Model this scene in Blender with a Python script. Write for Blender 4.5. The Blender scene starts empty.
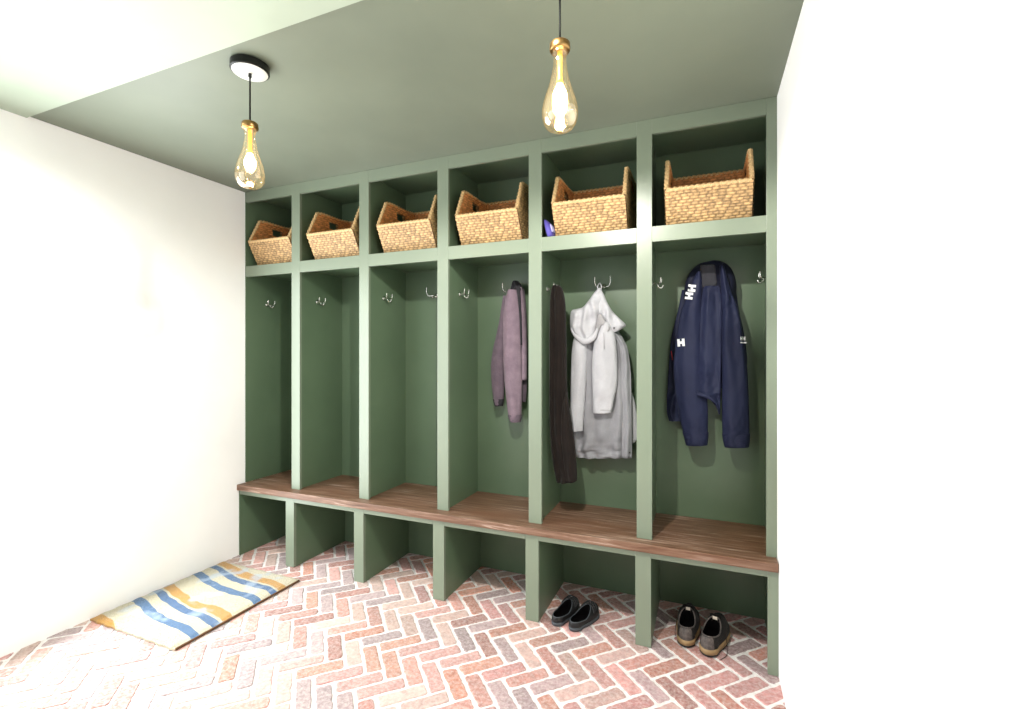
import bpy, bmesh, math, random
from mathutils import Vector, Matrix, noise
from mathutils.bvhtree import BVHTree
random.seed(7)
COL = bpy.context.scene.collection
PI = math.pi
# ------------------------------------------------------------------ camera geometry (metres, Z up)
F = 473.6
TH = math.atan(193.0 / F)
H = 1.45
FW = (-math.sin(TH), math.cos(TH)); RT = (math.cos(TH), math.sin(TH))
def ray(x, y):
    return (FW[0] * F + RT[0] * (x - 512), FW[1] * F + RT[1] * (x - 512), 354.5 - y)
def aty(x, y, Y):
    d = ray(x, y); t = Y / d[1]
    return Vector((d[0] * t, Y, H + d[2] * t))

# ------------------------------------------------------------------ materials
def lin(c):
    c = c / 255.0
    return c / 12.92 if c <= 0.04045 else ((c + 0.055) / 1.055) ** 2.4
def rgb(r, g, b): return (lin(r), lin(g), lin(b), 1.0)

class NT:
    def __init__(s, name):
        s.m = bpy.data.materials.new(name); s.m.use_nodes = True
        s.t = s.m.node_tree; s.n = s.t.nodes; s.l = s.t.links
        s.b = s.n['Principled BSDF']; s.out = s.n['Material Output']
        s.tc = s.n.new('ShaderNodeTexCoord')
    def node(s, kind, **kw):
        n = s.n.new(kind)
        for k, v in kw.items(): setattr(n, k, v)
        return n
    def link(s, a, b): s.l.new(a, b)
    def mapping(s, scale=(1, 1, 1), rot=(0, 0, 0), src='Object'):
        m = s.node('ShaderNodeMapping'); m.inputs['Scale'].default_value = scale
        m.inputs['Rotation'].default_value = rot
        s.link(s.tc.outputs[src], m.inputs['Vector']); return m.outputs[0]
    def noise(s, vec, scale, detail=4, rough=.55, dist=0):
        n = s.node('ShaderNodeTexNoise'); n.inputs['Scale'].default_value = scale
        n.inputs['Detail'].default_value = detail; n.inputs['Roughness'].default_value = rough
        n.inputs['Distortion'].default_value = dist
        s.link(vec, n.inputs['Vector']); return n.outputs['Fac']
    def ramp(s, fac, stops, interp='LINEAR'):
        r = s.node('ShaderNodeValToRGB'); r.color_ramp.interpolation = interp
        e = r.color_ramp.elements
        while len(e) < len(stops): e.new(0.5)
        for i, (p, c) in enumerate(stops): e[i].position = p; e[i].color = c
        s.link(fac, r.inputs[0]); return r.outputs[0]
    def mix(s, fac, a, b, mode='MIX'):
        m = s.node('ShaderNodeMix', data_type='RGBA', blend_type=mode)
        for sock, v in ((m.inputs[0], fac), (m.inputs[6], a), (m.inputs[7], b)):
            if hasattr(v, 'is_output') or isinstance(v, bpy.types.NodeSocket): s.link(v, sock)
            else: sock.default_value = v
        return m.outputs[2]
    def bump(s, h, strength, dist=.01):
        b = s.node('ShaderNodeBump'); b.inputs['Strength'].default_value = strength
        b.inputs['Distance'].default_value = dist
        s.link(h, b.inputs['Height']); s.link(b.outputs[0], s.b.inputs['Normal'])
    def set(s, **kw):
        for k, v in kw.items():
            k = {'rough': 'Roughness', 'metal': 'Metallic', 'spec': 'Specular IOR Level', 'sheen': 'Sheen Weight'}.get(k, k)
            s.b.inputs[k].default_value = v
    def color(s, sock): s.link(sock, s.b.inputs['Base Color'])

def paint(name, c1, c2, rough=.42, bumpy=.05, spec=.5):
    t = NT(name); v = t.mapping()
    t.color(t.ramp(t.noise(v, 2.2, 3), [(.3, c1), (.7, c2)]))
    t.set(rough=rough, spec=spec)
    t.bump(t.noise(t.mapping(scale=(60, 60, 9)), 1.5, 3), bumpy, .004)
    return t.m
def cloth(name, c1, c2, scale=300, rough=.85, bump=.25, big=9, sheen=.15):
    t = NT(name); v = t.mapping()
    base = t.ramp(t.noise(v, big, 3), [(.3, c1), (.7, c2)])
    fine = t.ramp(t.noise(v, scale, 2), [(.3, (.72, .72, .72, 1)), (.7, (1, 1, 1, 1))])
    t.color(t.mix(1.0, base, fine, 'MULTIPLY'))
    t.set(rough=rough, sheen=sheen * .25, spec=.25); t.bump(t.noise(v, scale, 2), bump, .002)
    return t.m
def plain(name, c, rough=.5, metal=0.0, emit=None, es=0, bump=0, spec=.5):
    t = NT(name); v = t.mapping()
    lo = tuple(x * .88 for x in c[:3]) + (1,)
    t.color(t.ramp(t.noise(v, 14, 2), [(.3, lo), (.7, c)]))
    t.set(rough=rough, metal=metal, spec=spec)
    if emit:
        t.b.inputs['Emission Color'].default_value = emit; t.b.inputs['Emission Strength'].default_value = es
    if bump: t.bump(t.noise(v, 120, 3), bump, .002)
    return t.m

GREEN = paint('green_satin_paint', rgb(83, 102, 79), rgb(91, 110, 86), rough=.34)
GREENF = paint('green_satin_paint_lit_fronts', rgb(112, 123, 106), rgb(118, 129, 111), rough=.34)  # same paint lightened on the face frame, standing in for brighter light
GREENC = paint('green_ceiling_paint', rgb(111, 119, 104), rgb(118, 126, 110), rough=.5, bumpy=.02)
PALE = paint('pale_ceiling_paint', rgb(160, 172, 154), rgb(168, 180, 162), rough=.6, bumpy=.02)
WHITE = paint('white_wall_paint', rgb(244, 244, 242), rgb(250, 250, 248), rough=.7, bumpy=.02)

def wood():
    t = NT('worn_walnut_planks')
    g = t.noise(t.mapping(scale=(2.2, 38, 38)), 1.6, 7, .65, .6)
    c = t.ramp(g, [(.28, rgb(58, 36, 24)), (.42, rgb(98, 70, 52)), (.56, rgb(128, 100, 82)), (.70, rgb(180, 158, 144))])
    k = t.noise(t.mapping(scale=(1.3, 7, 7)), 1.5, 3)
    c = t.mix(t.ramp(k, [(.35, (0, 0, 0, 1)), (.7, (.75, .75, .75, 1))]), c, rgb(104, 70, 50))
    t.color(c)
    r = t.ramp(g, [(.2, (.38,) * 3 + (1,)), (.8, (.55,) * 3 + (1,))])
    t.link(r, t.b.inputs['Roughness'])
    t.bump(g, .35, .004)
    return t.m
WOOD = wood()

def brick_mat():
    t = NT('whitewashed_reclaimed_brick')
    a = t.node('ShaderNodeAttribute'); a.attribute_name = 'tint'
    v = t.mapping()
    n1 = t.noise(v, 26, 5, .65)
    n2 = t.noise(v, 60, 8, .75)
    dark = t.mix(1.0, a.outputs['Color'], t.ramp(n1, [(.3, (.62, .6, .6, 1)), (.62, (1.08, 1.05, 1.04, 1))]), 'MULTIPLY')
    c = t.mix(t.ramp(n2, [(.42, (.10, .10, .10, 1)), (.68, (.66, .66, .66, 1))]), dark, rgb(220, 208, 202))
    t.color(c); t.set(rough=.7)
    t.bump(n2, .6, .004)
    return t.m
BRICK = brick_mat()
def mortar_mat():
    t = NT('white_lime_mortar'); v = t.mapping()
    t.color(t.ramp(t.noise(v, 60, 4), [(.3, rgb(206, 201, 198)), (.6, rgb(232, 228, 226))]))
    t.set(rough=.9); t.bump(t.noise(v, 150, 3), .4, .003); return t.m
MORTAR = mortar_mat()
def wicker_mat():
    t = NT('woven_seagrass')
    a = t.node('ShaderNodeAttribute'); a.attribute_name = 'tint'
    n = t.noise(t.mapping(), 150, 3)
    c = t.mix(1.0, a.outputs['Color'], t.ramp(n, [(.3, (.75, .7, .62, 1)), (.7, (1.1, 1.08, 1.05, 1))]), 'MULTIPLY')
    t.color(c); t.set(rough=.6); t.bump(n, .4, .002); return t.m
WICKER = wicker_mat()
def rug_mat():
    t = NT('cream_rug_with_mustard_and_blue_waves')
    v = t.mapping()
    sp = t.node('ShaderNodeSeparateXYZ'); t.link(v, sp.inputs[0])
    def m(op, a, b=None, c=None):
        n = t.node('ShaderNodeMath', operation=op)
        for i, x in enumerate((a, b, c)):
            if x is None: continue
            if isinstance(x, (int, float)): n.inputs[i].default_value = x
            else: t.link(x, n.inputs[i])
        return n.outputs[0]
    # s runs from the far edge towards the room, bent by a slow wave
    wave = m('SINE', m('MULTIPLY_ADD', sp.outputs[0], 11.0, 0.6))
    wob = m('MULTIPLY', m('SUBTRACT', t.noise(v, 5, 2), .5), .05)
    s = m('ADD', m('MULTIPLY_ADD', wave, .012, sp.outputs[1]), wob)
    s = m('ADD', s, m('MULTIPLY_ADD', sp.outputs[0], .15, .3675))
    f = m('FRACT', m('MULTIPLY', m('SUBTRACT', 2.318, s), 1 / .36))
    cream = rgb(186, 178, 152); mus = rgb(176, 128, 40); blue = rgb(44, 86, 130); pale = rgb(150, 168, 186)
    c = t.ramp(f, [(0, cream), (.36, mus), (.51, cream), (.55, blue), (.67, cream), (.85, rgb(48, 92, 134)), (.985, cream)], 'CONSTANT')
    fleck = t.ramp(t.noise(v, 190, 2), [(.38, (.62, .6, .52, 1)), (.52, (1, 1, 1, 1))])
    c = t.mix(1.0, c, fleck, 'MULTIPLY')
    patch = t.ramp(t.noise(v, 7, 2), [(.56, (0, 0, 0, 1)), (.66, (.6, .6, .6, 1))])
    c = t.mix(patch, c, pale)
    t.color(c); t.set(rough=.95, sheen=.3); t.bump(t.noise(v, 260, 2), .8, .006)
    return t.m
RUG = rug_mat()
CHROME = plain('polished_nickel', rgb(214, 214, 208), .16, 1.0)
BRASS = plain('aged_brass', rgb(150, 118, 74), .3, 1.0)
BLACKM = plain('black_metal', rgb(20, 22, 20), .35, .3)
CORD = plain('black_fabric_cord', rgb(10, 12, 10), .9, spec=.1)
CANW = plain('canopy_white_reflection', rgb(238, 240, 230), .3)  # white stands in for light reflected off the black canopy's underside
AMBER = plain('amber_lamp_stem', rgb(232, 160, 60), .4, 0, rgb(255, 170, 70), 1.2)
BULB = plain('glowing_bulb', rgb(255, 240, 210), .4, 0, rgb(255, 226, 176), 40)
def glass_mat():
    # thin amber glass: a clear tinted sheet with a mirror-like sheen at grazing angles
    t = NT('thin_amber_glass')
    tr = t.node('ShaderNodeBsdfTransparent'); tr.inputs[0].default_value = (1.0, .93, .80, 1)
    gl = t.node('ShaderNodeBsdfGlossy'); gl.inputs['Roughness'].default_value = .04
    gl.inputs[0].default_value = (1, .9, .74, 1)
    lw = t.node('ShaderNodeLayerWeight'); lw.inputs[0].default_value = .35
    mp = t.node('ShaderNodeMapRange'); t.link(lw.outputs['Facing'], mp.inputs[0])
    mp.inputs[3].default_value = .06; mp.inputs[4].default_value = .75
    em = t.node('ShaderNodeEmission'); em.inputs[0].default_value = (1, .72, .38, 1); em.inputs[1].default_value = .05
    ad = t.node('ShaderNodeAddShader')
    mx = t.node('ShaderNodeMixShader')
    t.link(mp.outputs[0], mx.inputs[0]); t.link(tr.outputs[0], mx.inputs[1]); t.link(gl.outputs[0], mx.inputs[2])
    t.link(mx.outputs[0], ad.inputs[0]); t.link(em.outputs[0], ad.inputs[1])
    t.link(ad.outputs[0], t.out.inputs['Surface'])
    return t.m
GLASS = glass_mat()
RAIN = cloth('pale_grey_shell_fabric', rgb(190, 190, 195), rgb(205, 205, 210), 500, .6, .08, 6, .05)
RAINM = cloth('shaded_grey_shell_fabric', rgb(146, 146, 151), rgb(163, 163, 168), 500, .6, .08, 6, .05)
RAIND = cloth('grey_coat_lining', rgb(150, 148, 150), rgb(176, 173, 175), 500, .7, .08, 6, .05)
NAVY = cloth('navy_softshell', rgb(28, 33, 60), rgb(35, 41, 70), 600, .62, .08, 6, .1)
NAVYD = cloth('dark_navy_collar', rgb(16, 20, 40), rgb(24, 28, 50), 600, .7, .08, 6, .1)
LINING = cloth('charcoal_lining', rgb(48, 48, 54), rgb(58, 58, 64), 600, .8, .1)
MAUVE = cloth('mauve_knit', rgb(124, 107, 119), rgb(142, 123, 135), 420, .95, .5, 20, .4)
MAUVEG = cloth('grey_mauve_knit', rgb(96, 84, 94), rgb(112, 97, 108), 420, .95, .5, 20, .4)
COLLAR = cloth('charcoal_knit_collar', rgb(38, 38, 42), rgb(52, 50, 54), 420, .95, .5, 20, .2)
SCARF = cloth('dark_brown_fleece', rgb(20, 14, 11), rgb(28, 20, 16), 260, .97, .5, 14, .3)
PRINT = plain('white_print', rgb(236, 238, 240), .6)
REDM = plain('red_zip_pull', rgb(190, 50, 60), .5)
SNAP = plain('dark_snap_metal', rgb(60, 64, 66), .35, .7)
PURPLE = cloth('purple_fabric', rgb(70, 60, 140), rgb(92, 84, 168), 300, .6, .1)
LILAC = cloth('lilac_trim', rgb(160, 156, 206), rgb(176, 172, 216), 300, .6, .1)
SHBLK = plain('black_shoe_rubber', rgb(14, 15, 17), .55, bump=.2)
SHIN = plain('black_shoe_lining', rgb(5, 4, 5), 1, spec=.05)
SHGREY = plain('grey_sole_rim', rgb(62, 67, 72), .6)
MESHG = cloth('charcoal_shoe_mesh', rgb(22, 20, 20), rgb(38, 35, 33), 500, .8, .6, 40)
HEELG = cloth('grey_heel_overlay', rgb(62, 58, 56), rgb(104, 96, 92), 300, .6, .6, 60)
MID = plain('tan_midsole', rgb(140, 114, 78), .7, bump=.4)
OUTS = plain('black_outsole', rgb(24, 22, 20), .8)
LACE = cloth('dark_shoelace', rgb(40, 34, 30), rgb(60, 50, 44), 900, .9, .2)
TAG = plain('cream_tongue_label', rgb(226, 214, 196), .7)

# ------------------------------------------------------------------ object helpers
def link_mesh(name, bm, mat, parent=None, smooth=False):
    me = bpy.data.meshes.new(name); bm.to_mesh(me); bm.free()
    o = bpy.data.objects.new(name, me); COL.objects.link(o)
    for m in (mat if isinstance(mat, (list, tuple)) else [mat]): me.materials.append(m)
    if smooth:
        for p in me.polygons: p.use_smooth = True
    if parent: o.parent = parent
    return o
def thing(name, label, cat, loc=(0, 0, 0), rz=0, group=None):
    o = bpy.data.objects.new(name, None); COL.objects.link(o); o.empty_display_size = .05
    o.location = loc; o.rotation_euler = (0, 0, rz); o['label'] = label; o['category'] = cat
    if group: o['group'] = group
    return o
def tag(o, label, cat, group=None):
    o['label'] = label; o['category'] = cat
    if group: o['group'] = group
    return o
def struct(name, bm, mat):
    o = link_mesh(name, bm, mat); o['kind'] = 'structure'; return o
def copy_tree(o, parent=None):
    c = o.copy(); COL.objects.link(c)
    if parent: c.parent = parent
    for ch in list(o.children): copy_tree(ch, c)
    return c
def box(bm, x0, x1, y0, y1, z0, z1, bev=0):
    vs = [bm.verts.new((x, y, z)) for x in (x0, x1) for y in (y0, y1) for z in (z0, z1)]
    fs = [bm.faces.new([vs[i] for i in q]) for q in ((0, 1, 3, 2), (4, 6, 7, 5), (0, 4, 5, 1), (2, 3, 7, 6), (0, 2, 6, 4), (1, 5, 7, 3))]
    if bev:
        es = list({e for f in fs for e in f.edges})
        bmesh.ops.bevel(bm, geom=es, offset=bev, segments=2, affect='EDGES', profile=.6)
def boxes(lst, bev=0):
    bm = bmesh.new()
    for b in lst: box(bm, *b, bev=bev)
    return bm
def lathe(prof, n=32, c=(0, 0, 0)):
    bm = bmesh.new(); rings = []
    for r, z in prof:
        if r < 1e-5: rings.append([bm.verts.new((c[0], c[1], c[2] + z))])
        else: rings.append([bm.verts.new((c[0] + r * math.cos(2 * PI * i / n), c[1] + r * math.sin(2 * PI * i / n), c[2] + z)) for i in range(n)])
    for a, b in zip(rings, rings[1:]):
        for i in range(n):
            j = (i + 1) % n
            if len(a) == 1: bm.faces.new((a[0], b[j], b[i]))
            elif len(b) == 1: bm.faces.new((a[i], a[j], b[0]))
            else: bm.faces.new((a[i], a[j], b[j], b[i]))
    bmesh.ops.recalc_face_normals(bm, faces=bm.faces)
    return bm
def catmull(pts, n=8):
    out = []
    P = [Vector(p) for p in pts]
    for i in range(len(P) - 1):
        p0 = P[max(i - 1, 0)]; p1 = P[i]; p2 = P[i + 1]; p3 = P[min(i + 2, len(P) - 1)]
        for k in range(n):
            t = k / n
            out.append(.5 * ((2 * p1) + (-p0 + p2) * t + (2 * p0 - 5 * p1 + 4 * p2 - p3) * t * t + (-p0 + 3 * p1 - 3 * p2 + p3) * t ** 3))
    out.append(P[-1]); return out
def tube(bm, pts, r, n=8, smooth=6, taper=None):
    P = catmull(pts, smooth) if smooth else [Vector(p) for p in pts]
    rings = []; up = Vector((0, 0, 1))
    for i, p in enumerate(P):
        d = (P[min(i + 1, len(P) - 1)] - P[max(i - 1, 0)]).normalized()
        a = d.cross(up)
        if a.length < .2: a = d.cross(Vector((0, 1, 0)))
        a.normalize(); b = d.cross(a).normalized()
        if i and a.dot(pa) < 0: a = -a; b = -b
        pa = a
        rr = r if not taper else r * (taper[0] + (taper[1] - taper[0]) * i / (len(P) - 1))
        rings.append([bm.verts.new(p + (a * math.cos(2 * PI * k / n) + b * math.sin(2 * PI * k / n)) * rr) for k in range(n)])
    for a, b in zip(rings, rings[1:]):
        for k in range(n): bm.faces.new((a[k], a[(k + 1) % n], b[(k + 1) % n], b[k]))
    bm.faces.new(rings[0][::-1]); bm.faces.new(rings[-1])

# ------------------------------------------------------------------ dimensions of the built-in
P = .586
XR = {k: -.2475 - P * (4 - k) for k in range(0, 6)}      # right face of stile k (0..5); stile 5 is cut by the wall
XL0, XW = -3.112, .307                                    # left end face, right white wall
YU, YB, YBK, YBB = 2.475, 2.425, 2.91, 2.92
ZC, ZTO, ZS1, ZS0, ZBT, ZBB, ZR = 2.637, 2.562, 2.095, 2.018, .515, .474, .442
ST = .075

# ------------------------------------------------------------------ room shell
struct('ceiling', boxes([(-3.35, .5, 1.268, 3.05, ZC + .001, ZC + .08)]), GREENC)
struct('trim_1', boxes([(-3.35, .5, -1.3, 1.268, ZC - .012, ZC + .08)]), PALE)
struct('wall_back', boxes([(-3.35, .5, 2.945, 3.05, -.05, ZC)]), WHITE)
struct('wall_right', boxes([(XW, XW + .12, -1.3, 3.0, -.05, ZC)]), WHITE)
struct('wall_left', boxes([(-3.24, -3.120, -1.3, 3.0, -.05, ZC)]), WHITE)

def floor_mesh():
    """Reclaimed bricks laid in herringbone at 45 degrees to the lockers, in white mortar."""
    bm = bmesh.new(); tint = bm.loops.layers.float_color.new('tint')
    f0 = bm.faces.new([bm.verts.new(p) for p in ((-3.2, -1.3, -.0045), (.36, -1.3, -.0045), (.36, 3.0, -.0045), (-3.2, 3.0, -.0045))])
    f0.material_index = 1
    W, L, G = .0802, .2165, .0082
    u = Vector((math.cos(PI / 4), math.sin(PI / 4))); v = Vector((-u.y, u.x))
    C = Vector((-1.797, 2.199)) - u * (L + G) - v * (L - W - G)
    cols = [(206, 152, 144), (192, 132, 118), (192, 120, 90), (172, 150, 152), (210, 180, 168), (166, 106, 94), (190, 160, 148), (150, 132, 136), (182, 124, 120), (200, 138, 112)]
    rnd = random.Random(3)
    def brick(a0, a1, b0, b1):
        cen = C + u * ((a0 + a1) / 2) + v * ((b0 + b1) / 2)
        if not (-3.3 < cen.x < .45 and -1.2 < cen.y < 2.99): return
        a0 += G * rnd.uniform(.75, 1.25); a1 -= G * rnd.uniform(.75, 1.25); b0 += G * rnd.uniform(.75, 1.25); b1 -= G * rnd.uniform(.75, 1.25)
        col = rnd.choice(cols); k = rnd.uniform(.84, 1.06)
        warm = max(0, min(1, (cen.x + 1.6) / 1.9))          # bricks turn redder and darker towards the right wall
        col = (col[0] * k * (1 - .10 * warm), col[1] * k * (1 - .22 * warm), col[2] * k * (1 - .18 * warm))
        rc = (lin(min(col[0], 255)), lin(min(col[1], 255)), lin(min(col[2], 255)), 1)
        r = .010; pts = []
        for (cx, cy, s) in ((a1 - r, b1 - r, 0), (a0 + r, b1 - r, 1), (a0 + r, b0 + r, 2), (a1 - r, b0 + r, 3)):
            for q in range(3):
                t = PI / 2 * s + PI / 4 * q
                pts.append((cx + r * math.cos(t), cy + r * math.sin(t)))
        dense = []
        for i, p in enumerate(pts):
            q = pts[(i + 1) % len(pts)]; d = math.hypot(q[0] - p[0], q[1] - p[1]); n = max(1, int(d / .016))
            for j in range(n): dense.append((p[0] + (q[0] - p[0]) * j / n, p[1] + (q[1] - p[1]) * j / n))
        ca, cb = (a0 + a1) / 2, (b0 + b1) / 2
        bot, mid, top = [], [], []
        tz = rnd.uniform(-.001, .0008)
        for (a, b) in dense:
            n = noise.noise(Vector((a * 48, b * 48, cen.x * 9))) * .0066 + noise.noise(Vector((a * 130, b * 130, cen.x * 9))) * .002
            d = Vector((a - ca, b - cb)).normalized()
            a += d.x * n; b += d.y * n
            for lst, sh, z in ((bot, 0, -.006), (mid, .0006, -.0018 + tz), (top, .0045, tz)):
                w = C + u * (a - d.x * sh) + v * (b - d.y * sh)
                lst.append(bm.verts.new((w.x, w.y, z)))
        m = len(bot); fs = []
        for i in range(m):
            j = (i + 1) % m
            fs.append(bm.faces.new((bot[i], bot[j], mid[j], mid[i]))); fs.append(bm.faces.new((mid[i], mid[j], top[j], top[i])))
        fs.append(bm.faces.new(top))
        for f in fs:
            for lp in f.loops: lp[tint] = rc
    for i in range(-75, 76):
        for j in range(-24, 25):
            ou, ov = i * W + j * L, -i * W + j * L
            if abs((C + u * ou + v * ov).x + 1.5) > 2.6 or not -1.8 < (C + u * ou + v * ov).y < 3.4: continue
            brick(ou, ou + L, ov - W, ov)
            brick(ou + L, ou + L + W, ov - W, ov + L - W)
    bmesh.ops.recalc_face_normals(bm, faces=bm.faces)
    if f0.normal.z < 0: f0.normal_flip()
    return bm
struct('floor', floor_mesh(), [BRICK, MORTAR])

# ------------------------------------------------------------------ upper lockers
up = thing('locker_unit', 'tall sage green built-in locker unit with six open bays, reaching the ceiling', 'lockers', (-1.4, YU, ZBT))
def sub(parent, name, bm, mat, smooth=False):
    o = link_mesh(name, bm, mat, parent, smooth)
    o.matrix_parent_inverse = Matrix.Translation(-Vector(parent.location)) if parent.type == 'EMPTY' and tuple(parent.rotation_euler) == (0, 0, 0) else Matrix()
    return o
def stile_xs(k):
    if k == 5: return XR[5] - ST, XW - .001
    return XR[k] - ST, XR[k]
Z0 = ZBT + .0005
XP = .3015        # the last bay runs on behind its stile to a thin end panel against the wall
for k in range(6):
    a, b = stile_xs(k)
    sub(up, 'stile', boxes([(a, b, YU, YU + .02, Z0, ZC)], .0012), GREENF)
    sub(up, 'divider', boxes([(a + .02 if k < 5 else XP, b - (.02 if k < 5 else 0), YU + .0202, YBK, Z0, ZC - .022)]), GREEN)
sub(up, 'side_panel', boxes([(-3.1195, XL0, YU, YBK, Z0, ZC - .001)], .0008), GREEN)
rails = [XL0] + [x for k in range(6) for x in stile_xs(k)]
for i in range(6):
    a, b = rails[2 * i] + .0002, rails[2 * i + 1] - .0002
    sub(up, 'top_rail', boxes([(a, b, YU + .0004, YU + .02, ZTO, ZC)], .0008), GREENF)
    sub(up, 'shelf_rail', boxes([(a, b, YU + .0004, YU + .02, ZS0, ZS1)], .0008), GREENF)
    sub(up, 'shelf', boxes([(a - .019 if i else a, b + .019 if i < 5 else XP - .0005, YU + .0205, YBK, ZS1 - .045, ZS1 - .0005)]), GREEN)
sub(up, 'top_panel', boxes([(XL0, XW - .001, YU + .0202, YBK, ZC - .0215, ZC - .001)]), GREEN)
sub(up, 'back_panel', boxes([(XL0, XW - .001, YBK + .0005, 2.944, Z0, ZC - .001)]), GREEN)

# ------------------------------------------------------------------ bench top and base
bm = boxes([(-3.117, XW - .002, 2.405, 2.944, ZBB, ZBT)], .004)
tag(link_mesh('wooden_bench', bm, WOOD), 'long worn brown wooden bench board running under all the lockers', 'bench')
base = thing('shoe_cubbies', 'low green bench cabinet with six open shoe cubbies standing on brick floor', 'cabinet', (-1.4, YB, 0))
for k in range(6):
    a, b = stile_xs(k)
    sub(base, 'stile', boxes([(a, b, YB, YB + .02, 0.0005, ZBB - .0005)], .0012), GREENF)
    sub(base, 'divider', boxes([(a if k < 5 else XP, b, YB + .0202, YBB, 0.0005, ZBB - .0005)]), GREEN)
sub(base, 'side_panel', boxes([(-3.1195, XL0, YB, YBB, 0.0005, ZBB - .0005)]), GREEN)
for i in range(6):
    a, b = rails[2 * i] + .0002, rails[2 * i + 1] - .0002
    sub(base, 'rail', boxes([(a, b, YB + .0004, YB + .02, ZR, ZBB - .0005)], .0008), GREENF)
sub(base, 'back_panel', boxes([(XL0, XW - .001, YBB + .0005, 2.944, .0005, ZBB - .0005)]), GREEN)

# ------------------------------------------------------------------ hooks
def hook_parts(spread=1.0, high=1.0):
    """Double robe hook; local: mounted on the plane y=0, sticking out to -y, arms along x."""
    bm = lathe([(0, 0), (.015, 0), (.0155, .002), (.012, .006), (.007, .008), (0, .008)], 24)
    bmesh.ops.rotate(bm, verts=bm.verts, matrix=Matrix.Rotation(PI / 2, 3, 'X'))
    plate = bm
    bm = bmesh.new()
    tube(bm, [(0, -.006, 0), (0, -.022, -.001), (0, -.036, -.002)], .0045, 10, 4)
    stem = bm
    arms = []
    for s in (-1, 1):
        bm = bmesh.new()
        tube(bm, [(0, -.034, -.002), (s * .018 * spread, -.038, -.006), (s * .036 * spread, -.042, -.004), (s * .046 * spread, -.046, .012 * high), (s * .048 * spread, -.048, .032 * high), (s * .047 * spread, -.048, .05 * high)], .0034, 8, 6)
        bmesh.ops.create_uvsphere(bm, u_segments=10, v_segments=8, radius=.0048, matrix=Matrix.Translation((s * .047 * spread, -.048, .052 * high)))
        arms.append(bm)
    bm = bmesh.new()
    tube(bm, [(0, -.03, -.003), (.002, -.034, -.016), (.004, -.044, -.024), (.006, -.054, -.02), (.007, -.058, -.008)], .0034, 8, 5)
    return [('backplate', plate), ('stem', stem), ('prong', arms[0]), ('prong', arms[1]), ('lower_prong', bm)]
proto_hook = thing('coat_hook', 'x', 'hook', group='polished nickel coat hooks in the lockers')
for n, b in hook_parts(): link_mesh(n, b, CHROME, proto_hook, True)
side_hook = thing('coat_hook', 'x', 'hook', group='polished nickel coat hooks in the lockers')
for n, b in hook_parts(.62, .5): link_mesh(n, b, CHROME, side_hook, True)
bays = ['leftmost locker', 'second locker from the left', 'third locker from the left', 'mauve jacket locker',
        'pale raincoat locker', 'navy jacket locker']
XB = [(-3.112, XR[0] - ST + .02)] + [(XR[i - 1] - .02, XR[i] - ST + .02) for i in range(1, 6)]
XB[5] = (XB[5][0], XP)
hooks = []
backs = {1: -2.32, 2: -1.768, 3: -1.185, 4: -.575, 5: .0}
for k, x in backs.items():
    hooks.append(((x, YBK - .0003, 1.868), 0, f'nickel double coat hook on the back wall of the {bays[k]}'))
for k in range(6):
    hooks.append(((XB[k][0] + .0008, 2.655 if k != 4 else 2.64, 1.832), PI / 2, f'nickel double coat hook on the left side wall of the {bays[k]}'))
hooks.append(((XB[5][1] - .0008, 2.66, 1.832), -PI / 2, f'nickel double coat hook on the right side wall of the {bays[5]}'))
for i, (loc, rz, lab) in enumerate(hooks):
    h = (proto_hook if i == 0 else copy_tree(proto_hook)) if i < 5 else (side_hook if i == 5 else copy_tree(side_hook))
    h.location = loc; h.rotation_euler = (0, 0, rz); h['label'] = lab

# ------------------------------------------------------------------ baskets
def weave(bm, P00, P10, P01, P11, nU, nV, nrm, tint, hole=None, top=None, rnd=None, amp=.006, inner=False):
    """A woven wall between four corners; u along, v up. top(u) lifts the upper edge, hole=(u0,u1,v0,v1)."""
    grid = []
    ridx = {}
    for j in range(nV + 1):
        row = []
        for i in range(nU + 1):
            u, v = i / nU, j / nV
            a = P00.lerp(P10, u); b = P01.lerp(P11, u)
            if top: b = a + (b - a) + top(u)
            p = a.lerp(b, v)
            hgt = (b - a).length * v; wid = (P10 - P00).length * u
            hgt += noise.noise(Vector((wid * 14, hgt * 10, 3))) * .005
            rowi = int(hgt / .0145); x = wid / .034 + (.5 if rowi % 2 else 0) + noise.noise(Vector((rowi * 3.7, wid * 9, 0))) * .5 + 9
            d = abs(math.sin(PI * x)) ** .4 * abs(math.sin(PI * hgt / .0145)) ** .6
            row.append((bm.verts.new(p + nrm * (d * amp)), rowi, int(x), d))
        grid.append(row)
    for j in range(nV):
        for i in range(nU):
            if hole:
                u, v = (i + .5) / nU, (j + .5) / nV
                if hole[0] < u < hole[1] and hole[2] < v < hole[3]: continue
            q = [grid[j][i], grid[j][i + 1], grid[j + 1][i + 1], grid[j + 1][i]]
            f = bm.faces.new([t[0] for t in q])
            f.smooth = True
            for lp, t in zip(f.loops, q):
                key = (t[1], t[2])
                if key not in ridx:
                    ridx[key] = rnd.uniform(.70, 1.15)
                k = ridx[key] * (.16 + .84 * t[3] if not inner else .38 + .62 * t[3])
                cc = (214, 176, 124) if not inner else (240, 164, 98)  # inner weave brighter and more orange, lamplight put into its colour
                lp[tint] = (lin(cc[0]) * k, lin(cc[1]) * k, lin(cc[2]) * k, 1)
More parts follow.
